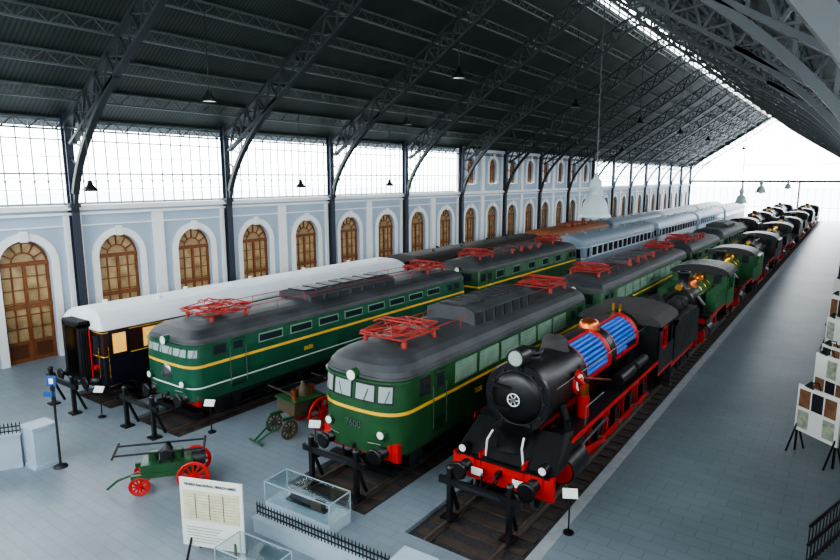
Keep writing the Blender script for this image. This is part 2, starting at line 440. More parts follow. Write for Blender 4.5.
def spoke_wheel(mb,x,y,r,mt,rim=None,n=14,z=None,w=0.12,t=0.05):
    z=r+0.06 if z is None else z
    mb.torus((x,y,z),(1,0,0),r-t,t,rim or mt,n=28)
    mb.torus((x,y,z),(1,0,0),r-t*2.0,t*0.8,mt,n=28)
    mb.cyl((x-w/2,y,z),(x+w/2,y,z),r*0.18,mt,n=12)
    for i in range(n):
        a=2*pi*i/n; mb.beam((x,y+r*0.12*math.cos(a),z+r*0.12*math.sin(a)),(x,y+(r-t)*math.cos(a),z+(r-t)*math.sin(a)),0.045,0.045,mt)
def bogie(mb,yc,wb,nax=2,r=0.52,fm=IRON):
    for i in range(nax):
        y=yc-wb/2+wb*i/(nax-1)
        for x in (-0.84,0.84): disc_wheel(mb,x,y,r)
        mb.cyl((-0.84,y,r+.06),(0.84,y,r+.06),0.08,IRON,n=8)
        for s in (-1,1):
            mb.box((s*1.1,y,r+0.06),(0.2,0.3,0.3),fm)
            mb.cyl((s*1.12,y,r+0.2),(s*1.12,y,r+0.5),0.09,fm,n=8)
    for s in (-1,1):
        mb.b2(s*1.05-0.05,s*1.05+0.05,yc-wb/2-0.6,yc+wb/2+0.6,0.62,0.86,fm)
        for k in range(4): mb.b2(s*1.12-0.06,s*1.12+0.06,yc-0.5+0.08*k,yc+0.5-0.08*k,0.42+k*0.05,0.46+k*0.05,fm)
        mb.b2(s*1.1-0.03,s*1.1+0.03,yc-wb/2-0.2,yc+wb/2+.2,0.28,0.34,fm)
def buffers(mb,y,d,z=1.06,beam=RED,wbeam=2.8,zb=(0.78,1.3),bl=0.55):
    mb.b2(-wbeam/2,wbeam/2,min(y,y-d*0.15),max(y,y-d*0.15),zb[0],zb[1],beam)
    for x in (-0.97,0.97):
        mb.box((x,y+d*0.03,z),(0.42,0.06,0.42),beam)
        mb.lathe((x,y,z),(x,y+d*0.6,z),[(0.17,0),(0.15,bl*.5),(0.09,bl*.5),(0.09,bl*.85),(0.24,bl*.87),(0.25,bl*.95),(0.2,bl)],BLACK,n=18)
    mb.box((0,y+d*0.12,z),(0.1,0.25,0.16),BLACK); mb.torus((0,y+d*0.26,z-0.1),(1,0,0),0.1,0.03,BLACK,n=12)
    for x in (-0.45,0.45): mb.tube([(x,y+d*0.05,z),(x,y+d*0.2,z-0.1),(x,y+d*0.22,z-0.35),(x*0.85,y+d*0.18,z-0.5)],0.03,BLACK)
def panto(mb,y,z,m=PRED,w=1.6):
    l=0.95
    for sx in (-1,1):
        for sy in (-1,1):
            mb.lathe((sx*w/2.2,y+sy*l*0.8,z-.1),(sx*w/2.2,y+sy*l*0.8,z+0.2),[(0.07,0),(0.1,.05),(0.06,.1),(0.1,.15),(0.06,.2),(0.08,.3)],PRED,n=8)
    zb=z+0.2
    for sx in (-1,1): mb.tube([(sx*w/2,y-l,zb),(sx*w/2,y+l,zb)],0.032,m)
    for yy in (-l,-l*.4,l*.4,l): mb.tube([(-w/2,y+yy,zb),(w/2,y+yy,zb)],0.03,m)
    for sy in (-1,1):
        k=y+sy*l*1.2
        for sx in (-1,1):
            mb.tube([(sx*w/2.1,y-sy*l*0.5,zb+0.03),(sx*w/2.6,k,zb+0.14)],0.026,m)
            mb.tube([(sx*w/2.6,k,zb+0.14),(sx*w/3.2,y+sy*0.12,zb+0.27)],0.02,m)
        mb.tube([(-w/2.6,k,zb+0.14),(w/2.6,k,zb+0.14)],0.024,m)
        mb.tube([(-w/2.1,y-sy*l*0.5,zb+0.03),(w/2.6,k,zb+0.14)],0.016,m); mb.tube([(w/2.1,y-sy*l*0.5,zb+0.03),(-w/2.6,k,zb+0.14)],0.016,m)
        mb.tube([(-w/3.2,y+sy*.12,zb+.27),(w/2.6,k,zb+0.14)],0.016,m); mb.tube([(w/3.2,y+sy*.12,zb+.27),(-w/2.6,k,zb+0.14)],0.016,m)
        mb.tube([(-w/2-.12,y+sy*0.16,zb+0.2),(-w/2+.1,y+sy*0.16,zb+0.31),(w/2-.1,y+sy*0.16,zb+0.31),(w/2+.12,y+sy*0.16,zb+0.2)],0.028,m)
    mb.box((0,y,zb+0.02),(0.4,0.4,0.14),m)
def grab(mb,x,y,z0,z1,m=STEEL): mb.tube([(x,y,z0),(x,y,z1)],0.018,m)
def electric(name,X,Y,L,W=3.0,nose=0.9,n=2.6,body=GREEN,stripe=YEL,stripe2=None,zst=2.17,zs=3.2,zr=3.9,rf=ROOFG,pan=(2.2,-2.2),
             front='two',side='panels',boxes=True,bh=.28,num=None,lamp_top=True,frontlow=False,rails=True):
    mb=MB()
    rows=[(0.95,0.97,0.03,body)]
    if stripe2: rows+=[(1.42,1,0,stripe2),(1.47,1,0,body)]
    rows+=[(zst-0.05,1,0,stripe),(zst+0.05,1,0,body),(zs-0.45,1,0.03,body),(zs,0.985,0.10,rf)]
    for a in (15,30,45,60,75,90):
        r=math.radians(a); rows.append((zs+(zr-zs)*math.sin(r),max(0.001,0.985*math.cos(r)**0.75 if a<90 else 0.001),0.10+1.5*(1-math.cos(r)**0.8 if a<90 else 1),rf))
    H=Hull(mb,W,L,nose,n,rows); F=H.front
    H.patch(0,H.tot,zs-0.03,zs+0.03,0.04,rf)
    zw0,zw1=zst+0.34,zs-0.2
    def mir(s0,s1): return (H.tot-s1,H.tot-s0)
    if front=='two': fw=[(0.1,0.72),(0.86,1.25)]
    elif front=='three': fw=[(0.0,0.36),(0.46,1.1),(1.2,1.5)]
    else: fw=[(0.3,0.95)]
    for a,b in fw:
        H.win(a,b,zw0,zw1,IRON if front!='three' else body,GLASSL if front!='old' else GLASSD)
        c,d=mir(a,b); H.win(c,d,zw0,zw1,IRON,GLASSD)
        # wiper
        for sd in (1,-1):
            p=H.at((a+b)/2,zw0,.05,sd);q=H.at((a+b)/2+.12,zw0+.35,.05,sd); mb.tube([p,q],.01,BLACK,n=4)
    H.win(F+0.15,F+0.6,zw0,zw1,IRON,GLASSD)
    c,d=mir(F+0.15,F+0.6); H.win(c,d,zw0,zw1,IRON,GLASSD)
    H.patch(F+0.85,F+1.45,1.15,zs-0.1,0.012,DSEAM); H.win(F+0.95,F+1.35,zw0,zw1,body,GLASSD)
    c,d=mir(F+0.85,F+1.45); H.patch(c,d,1.15,zs-0.1,0.012,DSEAM); H.win(c+.1,d-.1,zw0,zw1,body,GLASSD)
    s0=F+1.9; s1=H.tot-F-1.9
    if side=='panels':
        k=int((s1-s0)/1.3)
        for i in range(k):
            a=s0+(s1-s0)*i/k+0.1; b=s0+(s1-s0)*(i+1)/k-0.1
            H.patch(a,b,zst+0.2,zs-0.14,0.02,LGREEN)
            for j in range(5): H.patch(a+.05,b-.05,zst+0.26+j*0.13,zst+0.29+j*0.13,0.035,LGREEN)
    elif side=='windows':
        k=int((s1-s0)/1.5)
        for i in range(k):
            a=s0+(s1-s0)*i/k+0.25; b=s0+(s1-s0)*(i+1)/k-0.25
            H.win(a,b,zw0+0.02,zw1,LGREEN,GLASSD)
    else:
        k=int((s1-s0)/1.1)
        for i in range(k):
            a=s0+(s1-s0)*i/k+0.12; b=s0+(s1-s0)*(i+1)/k-0.12
            H.patch(a,b,zst+0.2,zs-0.14,0.02,mat('louvre_green',(52,92,66),0.5)) if i%2 else H.win(a,b,zw0,zw1,LGREEN,GLASSD)
    # body seams
    for i in range(int((s1-s0)/2.6)+1): H.patch(s0+i*2.6-.012,s0+i*2.6+.012,1.0,zst-.08,.008,DSEAM)
    for s in (F+0.8,F+1.5):
        for sd in (1,-1):
            p=H.at(s,1.3,0.05,sd); grab(mb,p[0],p[1],1.3,2.6)
    if lamp_top:
        p=H.at(0,zs-0.02,0,1); zl=zs+.02
        mb.cyl((0,p[1]-0.16,zl),(0,p[1]+0.5,zl),0.17,body,n=18); mb.cyl((0,p[1]-0.18,zl),(0,p[1]-0.15,zl),0.145,LAMPW,n=18)
    for sd in (1,-1):
        p=H.at(1.0,1.6,0,sd)
        mb.cyl((p[0],p[1]+0.1,1.6),(p[0],p[1]-0.12,1.6),0.14,body,n=16); mb.cyl((p[0],p[1]-0.12,1.6),(p[0],p[1]-0.14,1.6),0.11,LAMPW,n=16)
        p=H.at(.55,1.3,0.06,sd); q=H.at(.95,1.3,.06,sd); mb.tube([p,q],.015,STEEL)
    H.patch(0,F*0.85,zs-0.12,zs-0.06,0.1,body)
    if frontlow:
        mb.lathe((0,0.05,1.9),(0,-0.03,1.9),[(0.28,0),(0.28,0.05),(0.1,0.08)],STEEL,n=20)
    mb.b2(-W/2+0.15,W/2-0.15,0.7,L-0.7,0.8,0.97,IRON)
    bogie(mb,L*0.2,3.2 if L>15 else 2.8,3 if L>15 else 2); bogie(mb,L*0.8,3.2 if L>15 else 2.8,3 if L>15 else 2)
    mb.b2(-1.2,1.2,L*0.42,L*0.58,0.4,0.9,IRON)
    for d,y in ((-1,0.25),(1,L-0.25)):
        buffers(mb,y,d)
        mb.b2(-1.2,1.2,min(y,y-d*.3),max(y,y-d*.3),0.3,0.5,BLACK)
        for x in (-1.25,1.25): mb.b2(x-0.15,x+0.15,y-d*0.9-0.15,y-d*0.9+0.15,0.35,0.4,IRON); mb.b2(x-.02,x+.02,y-d*.9-.15,y-d*.9+.15,0.35,1.0,IRON)
    if boxes:
        yb0,yb1=L*0.34,L*0.66
        mb.prism([(-1.0,zr-0.3),(1.0,zr-0.3),(0.95,zr+bh-.14),(0.6,zr+bh),(-0.6,zr+bh),(-0.95,zr+bh-.14)],'y',yb0,yb1,rf)
        k=7
        for i in range(k):
            y=yb0+(yb1-yb0)*(i+0.5)/k; mb.b2(-0.5,0.5,y-(yb1-yb0)/k*0.38,y+(yb1-yb0)/k*0.38,zr+bh-.02,zr+bh+.06,IRON)
            for sx in (-1,1): mb.b2(sx*.985-.02,sx*.985+.02,y-(yb1-yb0)/k*0.36,y+(yb1-yb0)/k*0.36,zr-.12,zr+bh-.17,IRON)
    else:
        for i in range(4):
            y=L*0.36+i*L*0.09; mb.b2(-0.6,0.6,y,y+L*0.06,zr-0.1,zr+0.2,rf)
            mb.lathe((0.8,y,zr-0.2),(0.8,y,zr+0.3),[(0.08,0),(.12,.2),(.06,.3),(.1,.5)],PRED,n=8)
    for sx in (-1,1):
        mb.b2(sx*0.95-0.18,sx*0.95+0.18,1.6,L-1.6,zr-0.22,zr-0.18,rf)
        if rails and pan:
            for i in range(int((L-6)/1.5)): mb.tube([(sx*0.75,3+i*1.5,zr-0.3),(sx*0.75,3+i*1.5,zr+0.22)],0.012,PRED)
            mb.tube([(sx*0.75,3,zr+0.22),(sx*0.75,L-3,zr+0.22)],0.014,PRED)
    for p in pan: panto(mb,p if p>0 else L+p,zr-0.02)
    o=mb.build(name,(X,Y,0.0))
    if num:
        text(o,num,0.3,(0,-0.03,1.74),(pi/2,0,0),STEEL)
        text(o,num,0.25,(W/2+0.02,L*0.3,1.75),(pi/2,0,pi/2),YEL)
    return o
def coach(name,X,Y,L,W=2.95,lo=NAVY,up=NAVY,line=YEL,rf=ROOFW,glass=GLASSD,zs=3.05,zr=3.85,nose=0.08,n=10,gang=True,frame=None,vents=True,wn=1.35):
    mb=MB()
    rows=[(0.95,1,0,lo),(2.0,1,0,line),(2.04,1,0,up),(2.92,1,0,line),(2.95,1,0,up),(zs,1,0,rf)]
    for a in (12,25,40,60,75,90):
        r=math.radians(a); rows.append((zs+(zr-zs)*math.sin(r),max(0.001,math.cos(r)**0.7 if a<90 else .001),0.35*(1-math.cos(r)),rf))
    H=Hull(mb,W,L,nose,n,rows); F=H.front
    H.patch(0,H.tot,zs-0.03,zs+0.05,0.06,rf)
    s0=F+1.3;s1=H.tot-F-1.3;k=int((s1-s0)/wn)
    for i in range(k):
        a=s0+(s1-s0)*i/k+0.2; b=s0+(s1-s0)*(i+1)/k-0.2; H.win(a,b,2.12,2.85,frame or line,glass,b=0.04)
    for a,b in ((F+0.15,F+0.95),(H.tot-F-0.95,H.tot-F-0.15)):
        H.patch(a,b,1.0,2.95,0.012,lo); H.win(a+.15,b-.15,2.1,2.85,frame or line,glass,b=.03)
        for sd in (1,-1):
            p=H.at(a-.05,1.5,.05,sd); grab(mb,p[0],p[1],1.2,2.4,BRASS)
            for zz in (0.35,0.65): mb.box((sd*(W/2-0.05),H.at((a+b)/2,1.5,0,1)[1],zz),(0.3,0.7,0.05),IRON)
    for d,y in ((-1,0.0),(1,L)):
        buffers(mb,y,d,beam=BLACK)
        if gang:
            ya,yb=min(y,y+d*0.42),max(y,y+d*0.42)
            for x in (-0.55,0.55): mb.b2(x-0.1,x+0.1,ya,yb,1.1,3.2,BLACK)
            mb.b2(-0.65,0.65,ya,yb,3.1,3.3,BLACK); mb.b2(-0.65,0.65,ya,yb,1.05,1.15,BLACK)
            for kf in range(4):
                yy=y+d*(0.06+0.1*kf); mb.b2(-0.68,0.68,yy-.015,yy+.015,3.08,3.34,IRON)
                for x in (-0.66,0.66): mb.b2(x-.02,x+.02,yy-.015,yy+.015,1.05,3.34,IRON)
            mb.b2(-0.45,0.45,y+d*0.02-.01,y+d*0.02+.01,1.15,3.1,MAROON)
            mb.box((0,y+d*0.04,2.5),(0.5,0.02,0.8),glass)
        for x in (-1.05,1.05):
            mb.box((x,y+d*0.015,2.45),(0.46,0.03,0.8),lo); mb.box((x,y+d*0.03,2.45),(0.38,0.03,0.7),GLASSD)
            grab(mb,x*1.25,y+d*0.08,1.2,2.4,BRASS)
            mb.tube([(x*.72,y+d*.1,1.1),(x*.72,y+d*.1,3.0)],.03,RED)
            mb.cyl((x,y+d*.02,1.6),(x,y+d*.14,1.6),0.1,RED,n=10)
    bogie(mb,3.2,2.5); bogie(mb,L-3.2,2.5)
    mb.b2(-1.3,1.3,0.3,L-0.3,0.82,0.96,IRON); mb.b2(-1.0,1.0,L*.4,L*.6,0.4,0.85,IRON)
    if vents:
        for i in range(int(L/1.8)):
            y=1.2+i*1.8; mb.cyl((0.45*(1 if i%2 else -1),y,zr-0.15),(0.45*(1 if i%2 else -1),y,zr+0.1),0.1,rf,n=8)
    o=mb.build(name,(X,Y,0))
    return o

def steam(name,X,Y,hero=False,bc=BLACK,wc=RED,rb=0.85,zc=2.7,Lb=5.2,naxle=3,rw=0.75,chim=0.7,dome=BRASS,tender=5.5,cabc=None,seed=0):
    mb=MB(); cabc=cabc or bc
    buffers(mb,0.12,-1,beam=RED,wbeam=2.9,zb=(0.68,1.3))
    ys=0.95; ybl=ys+1.5; yf=ybl+Lb; ycab=yf; lc=2.2
    for s in (-1,1): mb.b2(s*0.62-0.03,s*0.62+0.03,0.1,ycab+lc,0.75,1.45,wc if hero else BLACK)
    mb.b2(-1.35,1.35,0.1,1.2,1.25,1.31,BLACK)
    if hero:
        for s in (-1,1): mb.box((s*0.6,-0.06,1.0),(0.34,0.02,0.2),WHITE)
        mb.add([(-1.42,0.25,1.3),(1.42,0.25,1.3),(1.25,1.15,2.05),(-1.25,1.15,2.05),(-1.42,0.25,1.22),(1.42,0.25,1.22),(1.25,1.25,1.97),(-1.25,1.25,1.97)],[(0,1,2,3),(4,7,6,5),(0,4,5,1),(1,5,6,2),(3,2,6,7),(0,3,7,4)],BLACK)
        for s in (-1,1):
            mb.add([(s*1.42,0.25,1.3),(s*1.42,1.1,1.3),(s*1.4,1.5,2.1),(s*1.28,1.15,2.1)],[(0,1,2,3)],BLACK)
            mb.tube([(s*0.55,0.3,1.3),(s*0.5,0.28,1.8),(s*0.45,0.5,2.0)],0.03,WHITE)
        mb.lathe((0,0.85,1.55),(0,0.85,2.1),[(0.5,0),(0.42,0.3),(0.55,0.55)],BLACK,n=16)
    else: mb.box((0,1.7,1.75),(1.1,1.2,0.8),BLACK)
    mb.lathe((0,ys,zc),(0,ybl,zc),[(rb+0.06,0),(rb+0.09,0.06),(rb+0.06,0.12),(rb+0.06,1.5)],BLACK,n=32)
    mb.lathe((0,ys,zc),(0,ys-0.2,zc),[(rb*0.82,0),(rb*0.8,0.04),(rb*0.6,0.12),(rb*0.3,0.17),(0.05,0.19)],BLACK,n=28)
    mb.torus((0,ys-0.02,zc),(0,1,0),rb*0.84,0.02,IRON,n=32)
    mb.cyl((0,ys-0.17,zc),(0,ys-0.27,zc),0.06,STEEL,n=10)
    if hero:
        mb.torus((0,ys-0.21,zc),(0,1,0),0.17,0.018,WHITE,n=20)
        for a in range(6): mb.tube([(0,ys-0.22,zc),(0.16*math.cos(a*pi/3),ys-0.22,zc+0.16*math.sin(a*pi/3))],0.012,WHITE)
        for a in range(12):
            t=2*pi*a/12; mb.box((rb*0.9*math.cos(t),ys-0.03,zc+rb*0.9*math.sin(t)),(0.07,0.06,0.07),IRON)
        for dz in (-.3,.3): mb.b2(-rb*.9,-.1,ys-.2,ys-.12,zc+dz-.04,zc+dz+.04,BLACK)
        zl=zc+rb+0.24
        mb.cyl((0,ys+0.35,zl),(0,ys-0.15,zl),0.25,BLACK,n=20); mb.torus((0,ys-0.15,zl),(0,1,0),0.23,0.03,BLACK); mb.cyl((0,ys-0.16,zl),(0,ys-0.17,zl),0.2,GLASSL,n=20)
        mb.box((0,ys+0.15,zl-0.3),(0.3,0.4,0.25),BLACK)
        for s in (-1,1): mb.cyl((s*1.15,0.35,1.45),(s*1.15,0.1,1.45),0.13,BLACK,n=14); mb.cyl((s*1.15,0.1,1.45),(s*1.15,0.09,1.45),0.1,LAMPW,n=14)
    zt=zc+rb
    mb.lathe((0,ys+0.8,zt-0.12),(0,ys+0.8,zt+chim),[(0.42,0),(0.27,0.2),(0.24,chim*0.7),(0.3,chim),(0.33,chim+0.08),(0.24,chim+0.08),(0.2,chim-.1)],BLACK if hero or seed%2 else COPPER if dome==COPPER else BLACK,n=20,caps=False)
    if not hero: mb.cyl((0,ys+0.05,zt+.15),(0,ys-.2,zt+.15),0.16,BRASS,n=14)
    if hero:
        sec=[(ybl,ybl+1.3,1),(ybl+1.3,ybl+3.5,0),(ybl+3.5,ybl+4.0,1),(ybl+4.0,yf-0.6,0),(yf-0.6,yf,1)]
        for a,b,full in sec:
            if full:
                mb.cyl((0,a,zc),(0,b,zc),rb,BLACK,n=32)
                for yy in (a+.03,b-.03): mb.torus((0,yy,zc),(0,1,0),rb,.02,IRON,n=32)
            else:
                mb.lathe((0,a,zc),(0,b,zc),[(rb,0),(rb,b-a)],BLACK,n=28,caps=False,a0=math.radians(192),a1=math.radians(192+264))
                mb.cyl((0,a,zc),(0,b,zc),rb*0.7,BLACK,n=24)
                for ang in (192,96):
                    t=math.radians(ang); x,z=-math.cos(t),math.sin(t)
                    mb.beam((x*rb*0.95,a,zc+z*rb*0.95),(x*rb*0.95,b,zc+z*rb*0.95),0.08,0.08,RED)
                k=8
                for i in range(k):
                    t=math.radians(102+ (186-102)*i/(k-1)); x,z=-math.cos(t),math.sin(t)
                    mb.cyl((x*rb*0.83,a+.03,zc+z*rb*0.83),(x*rb*0.83,b-.03,zc+z*rb*0.83),0.07,BLUE,n=8)
                for yy in (a+0.03,b-0.03):
                    mb.lathe((0,yy-.04,zc),(0,yy+.04,zc),[(rb*.7,0),(rb*1.0,0),(rb*1.0,.08),(rb*.7,.08)],RED,n=14,caps=False,a0=math.radians(96),a1=math.radians(192))
    else:
        mb.cyl((0,ybl,zc),(0,yf,zc),rb,bc,n=28)
        for i in range(4):
            y=ybl+0.05+(Lb-0.1)*i/3; mb.torus((0,y,zc),(0,1,0),rb,0.025,BRASS if bc!=BLACK else IRON,n=28)
    mb.b2(-rb*0.95,rb*0.95,yf-1.6,yf,1.3,zc,bc)
    dm_=ROOFD if hero else dome
    for yy,r,h in ((ybl+.9,0.38,0.45),(ybl+3.2,0.33,0.4)):
        if hero and yy>ybl+2: yy=ybl+3.75
        mb.lathe((0,yy,zt-0.12),(0,yy,zt+h),[(r*1.15,0),(r,0.12),(r,h*0.6),(r*0.75,h*0.88),(r*0.3,h),(0.02,h+.02)],dm_ if not (hero and yy>ybl+2) else COPPER,n=20,caps=False)
    for s in (-.12,.12): mb.cyl((s,yf-0.5,zt-0.05),(s,yf-0.5,zt+0.3),0.05,BRASS,n=8)
    zr_=1.95 if hero else 1.75
    for s in (-1,1):
        mb.b2(s*1.15-0.3,s*1.15+0.3,ys+0.3,ycab,zr_-0.03,zr_+0.03,BLACK); mb.b2(s*1.45-0.02,s*1.45+0.02,ys+0.3,ycab,zr_-0.1,zr_+0.03,RED if wc==RED else BLACK)
        mb.tube([(s*(rb+0.1),ys+0.3,zc+0.35),(s*(rb+0.1),ycab,zc+0.35)],0.018,STEEL,n=6)
        yc0=ys+0.35
        mb.cyl((s*1.15,yc0,0.98),(s*1.15,yc0+1.1,0.98),0.38,BLACK,n=20); mb.cyl((s*1.15,yc0-.06,0.98),(s*1.15,yc0,0.98),0.33,STEEL if not hero else RED,n=20)
        mb.cyl((s*1.12,yc0-.1,1.52),(s*1.12,yc0+1.2,1.52),0.2,BLACK,n=16); mb.cyl((s*1.12,yc0-.16,1.52),(s*1.12,yc0-.1,1.52),0.15,RED,n=14)
        mb.b2(s*1.0-.2,s*1.0+.2,yc0,yc0+1.1,1.0,1.7,BLACK)
        mb.tube([(s*1.1,yc0+.5,1.6),(s*1.05,yc0+.5,2.2),(s*(rb+0.02),yc0+.5,2.6)],0.12,BLACK,n=10)
        yw0=yc0+1.1+rw+0.15; yw1=ycab+0.3
        for i in range(naxle):
            y=yw0+(yw1-yw0)*i/(naxle-1)
            spoke_wheel(mb,s*0.84,y,rw,wc if not hero else BLACK,rim=STEEL if not hero else RED,n=14)
            mb.box((s*0.9,y,rw+0.06),(0.1,rw*0.5,rw*0.9),wc if not hero else BLACK)
            mb.cyl((s*0.95,y,rw-0.14),(s*1.12,y,rw-0.14),0.08,STEEL,n=10)
        mb.beam((s*1.05,yw0,rw-0.14),(s*1.05,yw1,rw-0.14),0.06,0.14,RED if hero else STEEL)
        ym=yw0+(yw1-yw0)/(naxle-1)
        mb.beam((s*1.15,yc0+1.3,0.98),(s*1.15,ym,rw-0.14),0.06,0.13,RED if hero else STEEL)
        mb.beam((s*1.22,yc0+1.2,1.25),(s*1.22,ym,1.35),0.05,0.08,STEEL); mb.beam((s*1.22,ym,1.6),(s*1.22,ym-.2,1.0),0.05,0.12,RED if hero else STEEL)
        mb.beam((s*1.1,yc0+1.1,1.12),(s*1.1,yc0+2.0,1.12),0.08,0.07,STEEL); mb.box((s*1.12,yc0+1.5,0.98),(0.16,0.25,0.3),STEEL)
        spoke_wheel(mb,s*0.84,0.62,0.42,wc if not hero else BLACK,rim=STEEL,n=10)
        if hero:
            mb.cyl((s*1.2,ybl+3.2,2.25),(s*1.2,ybl+4.6,2.25),0.2,BLACK,n=14)
            mb.cyl((s*1.2,ybl+5.0,2.25),(s*1.2,ybl+6.2,2.25),0.16,IRON,n=14)
            mb.tube([(s*1.42,ys+1.3,zr_),(s*1.42,ys+1.3,zr_+0.55),(s*1.42,ybl+1.2,zr_+0.55)],0.018,STEEL)
            mb.cyl((s*1.12,ys+1.9,1.98),(s*1.12,ys+1.9,2.6),0.17,RED,n=14); mb.cyl((s*1.12,ys+1.9,2.6),(s*1.12,ys+1.9,2.9),0.14,COPPER,n=14)
            mb.tube([(s*1.0,ys+1.5,3.2),(s*1.12,ys+1.9,2.9)],.06,RED)
            mb.cyl((s*.93,ybl+.35,zc+.1),(s*1.0,ybl+.35,zc+.1),.34,RED,n=20); mb.cyl((s*.95,ybl+.35,zc+.1),(s*1.03,ybl+.35,zc+.1),.24,WHITE,n=18); mb.cyl((s*.95,ybl+.35,zc+.1),(s*1.05,ybl+.35,zc+.1),.16,RED,n=16)
            mb.tube([(s*.95,ys+1.9,zc+.55),(s*.98,ys+2.3,zc+.1),(s*1.05,ybl+3,2.3)],.04,COPPER)
            for kk in range(5): mb.tube([(s*1.4,ybl+.6+kk*1.35,zr_-.05),(s*1.2,ybl+.6+kk*1.35,1.35)],.035,RED)
            mb.tube([(s*1.3,ybl+.2,1.7),(s*1.3,ycab,1.7)],.03,RED)
    w=1.45
    zc0,zc1=1.45,3.3
    for s in (-1,1):
        x=s*w
        mb.b2(x-0.03,x+0.03,ycab,ycab+lc,zc0,2.35,cabc); mb.b2(x-0.03,x+0.03,ycab,ycab+0.35,2.35,zc1,cabc)
        mb.b2(x-0.03,x+0.03,ycab+1.0,ycab+1.15,2.35,zc1,cabc); mb.b2(x-.03,x+.03,ycab+1.75,ycab+1.9,2.35,zc1,cabc); mb.b2(x-0.03,x+0.03,ycab,ycab+lc,3.1,zc1,cabc)
        mb.b2(x-.04,x+.04,ycab,ycab+lc,zc0-.08,zc0+.02,RED)
        if hero:
            for (ya_,yb_) in ((.32,.38),(.97,1.03)): mb.b2(x-.045,x+.045,ycab+ya_,ycab+yb_,2.3,3.1,RED)
            for z_ in (2.33,3.1): mb.b2(x-.045,x+.045,ycab+.32,ycab+1.03,z_-.03,z_+.03,RED)
        mb.box((s*0.95,ycab-0.02,3.0),(0.4,0.04,0.5),GLASSD)
        mb.b2(x-0.05,x+0.05,ycab+lc-.3,ycab+lc-.25,0.5,zc0,IRON); mb.b2(x-.2,x+.1,ycab+lc-.5,ycab+lc-.1,0.5,0.55,IRON)
    mb.b2(-w,w,ycab,ycab+0.05,zc0,zc1,cabc)
    A=[(-w-0.12,zc1-.02)]+[( (w+0.12)*-math.cos(pi*i/10), zc1+0.5*math.sin(pi*i/10)) for i in range(1,10)]+[(w+.12,zc1-.02)]
    mb.prism(A,'y',ycab-0.25,ycab+lc+0.2,BLACK if not hero else ROOFD,smooth=False)
    mb.b2(-w,w,ycab,ycab+lc,zc0-0.1,zc0,BLACK)
    end=ycab+lc
    if tender:
        y0=end+0.45;y1=y0+tender
        mb.b2(-1.42,1.42,y0,y1,1.25,2.7,cabc); mb.b2(-1.3,1.3,y0,y1,0.95,1.25,RED if wc==RED else BLACK)
        mb.prism([(-1.42,2.7),(1.42,2.7),(1.48,2.95),(-1.48,2.95)],'y',y0+.3,y1-.8,cabc)
        for i in range(26):
            mb.sphere((random.uniform(-1,1),random.uniform(y0+.7,y1-1.2),2.9+random.uniform(0,.2)),random.uniform(.25,.4),COAL,n=6,m=4)
        bogie(mb,y0+1.2,1.5,2,0.45); bogie(mb,y1-1.2,1.5,2,0.45)
        mb.M=Matrix.Translation((0,y1,0)); buffers(mb,0,1,beam=RED); mb.M=None
        end=y1
    else:
        mb.b2(-1.4,1.4,end,end+0.9,1.3,2.8,cabc); mb.M=Matrix.Translation((0,end+.9,0)); buffers(mb,0,1,beam=RED); mb.M=None; end+=0.9
        for s in (-1,1): mb.b2(s*1.2-.25,s*1.2+.25,ybl+.2,ycab,1.75,2.7,cabc)
    o=mb.build(name,(X,Y,0)); return o,end

# ------------------------------------------------------------ rolling stock
tA,tB,tC,tD=TR
electric('electric_locomotive',tC,12.15,14.8,nose=1.0,n=2.9,num='7600',front='two',side='panels',zs=3.15,zr=3.8,bh=.48)
electric('electric_locomotive.001',tB,11.5,18.0,nose=0.75,n=4.2,body=GREEN2,stripe2=WHITE,front='three',side='windows',num='8600',frontlow=True,zst=2.2,zs=3.0,zr=3.55)
electric('electric_locomotive.002',tB,30.8,15.5,nose=0.12,n=9,front='old',side='mix',boxes=False,zs=3.1,zr=3.7)
electric('electric_locomotive.003',tC,28.6,18.0,nose=0.12,n=9,body=mat('loco_green_c',(46,90,60),0.4),front='old',side='panels',boxes=False,zs=3.1,zr=3.7,pan=(2.2,-2.2))
electric('electric_locomotive.004',tC,48.2,11.6,nose=0.12,n=9,front='old',side='mix',boxes=False,zs=3.1,zr=3.75,pan=(2,))
electric('electric_locomotive.005',tC,61.5,14,nose=0.5,n=4,front='three',side='windows',pan=())
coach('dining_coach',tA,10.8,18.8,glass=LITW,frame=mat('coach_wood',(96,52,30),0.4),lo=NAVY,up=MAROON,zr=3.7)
coach('passenger_coach',tA,31.0,19,rf=ROOFD,lo=mat('coach_brown',(64,40,30),0.5),up=MATS['coach_brown'],zr=3.7)
electric('electric_locomotive.006',tA,51.6,16,nose=0.12,n=9,body=BROWN,front='old',side='mix',boxes=False,rf=mat('roof_brown',(140,86,54),0.6),pan=())
coach('passenger_coach.001',tB,47.8,22,lo=BGREY,up=BGREY,line=WHITE,rf=mat('roof_bluegrey',(124,142,156),0.5),nose=0.6,n=3,gang=False)
coach('passenger_coach.002',tA,69,21.5,lo=BGREY,up=BGREY,line=WHITE,rf=MATS['roof_bluegrey'])
coach('passenger_coach.003',tB,71.2,20,lo=LBLUE,up=BGREY,line=WHITE,rf=LBLUE,gang=False)
coach('passenger_coach.004',tB,92.6,20,lo=LBLUE,up=LBLUE,line=BLUE,rf=LBLUE)
coach('passenger_coach.005',tA,92,22,lo=NAVY,up=NAVY,rf=ROOFW)
coach('passenger_coach.006',tB,114.0,22,lo=LBLUE,up=LBLUE,line=BLUE,rf=LBLUE)
coach('passenger_coach.007',tA,115.5,22,lo=NAVY,up=NAVY,rf=ROOFW)
GR=mat('tank_green',(26,88,46),0.35)
o,e=steam('steam_locomotive',tD,13.0,hero=True,rb=0.88,zc=2.85,Lb=7.1,naxle=5,rw=0.68,chim=0.3,tender=4.6)
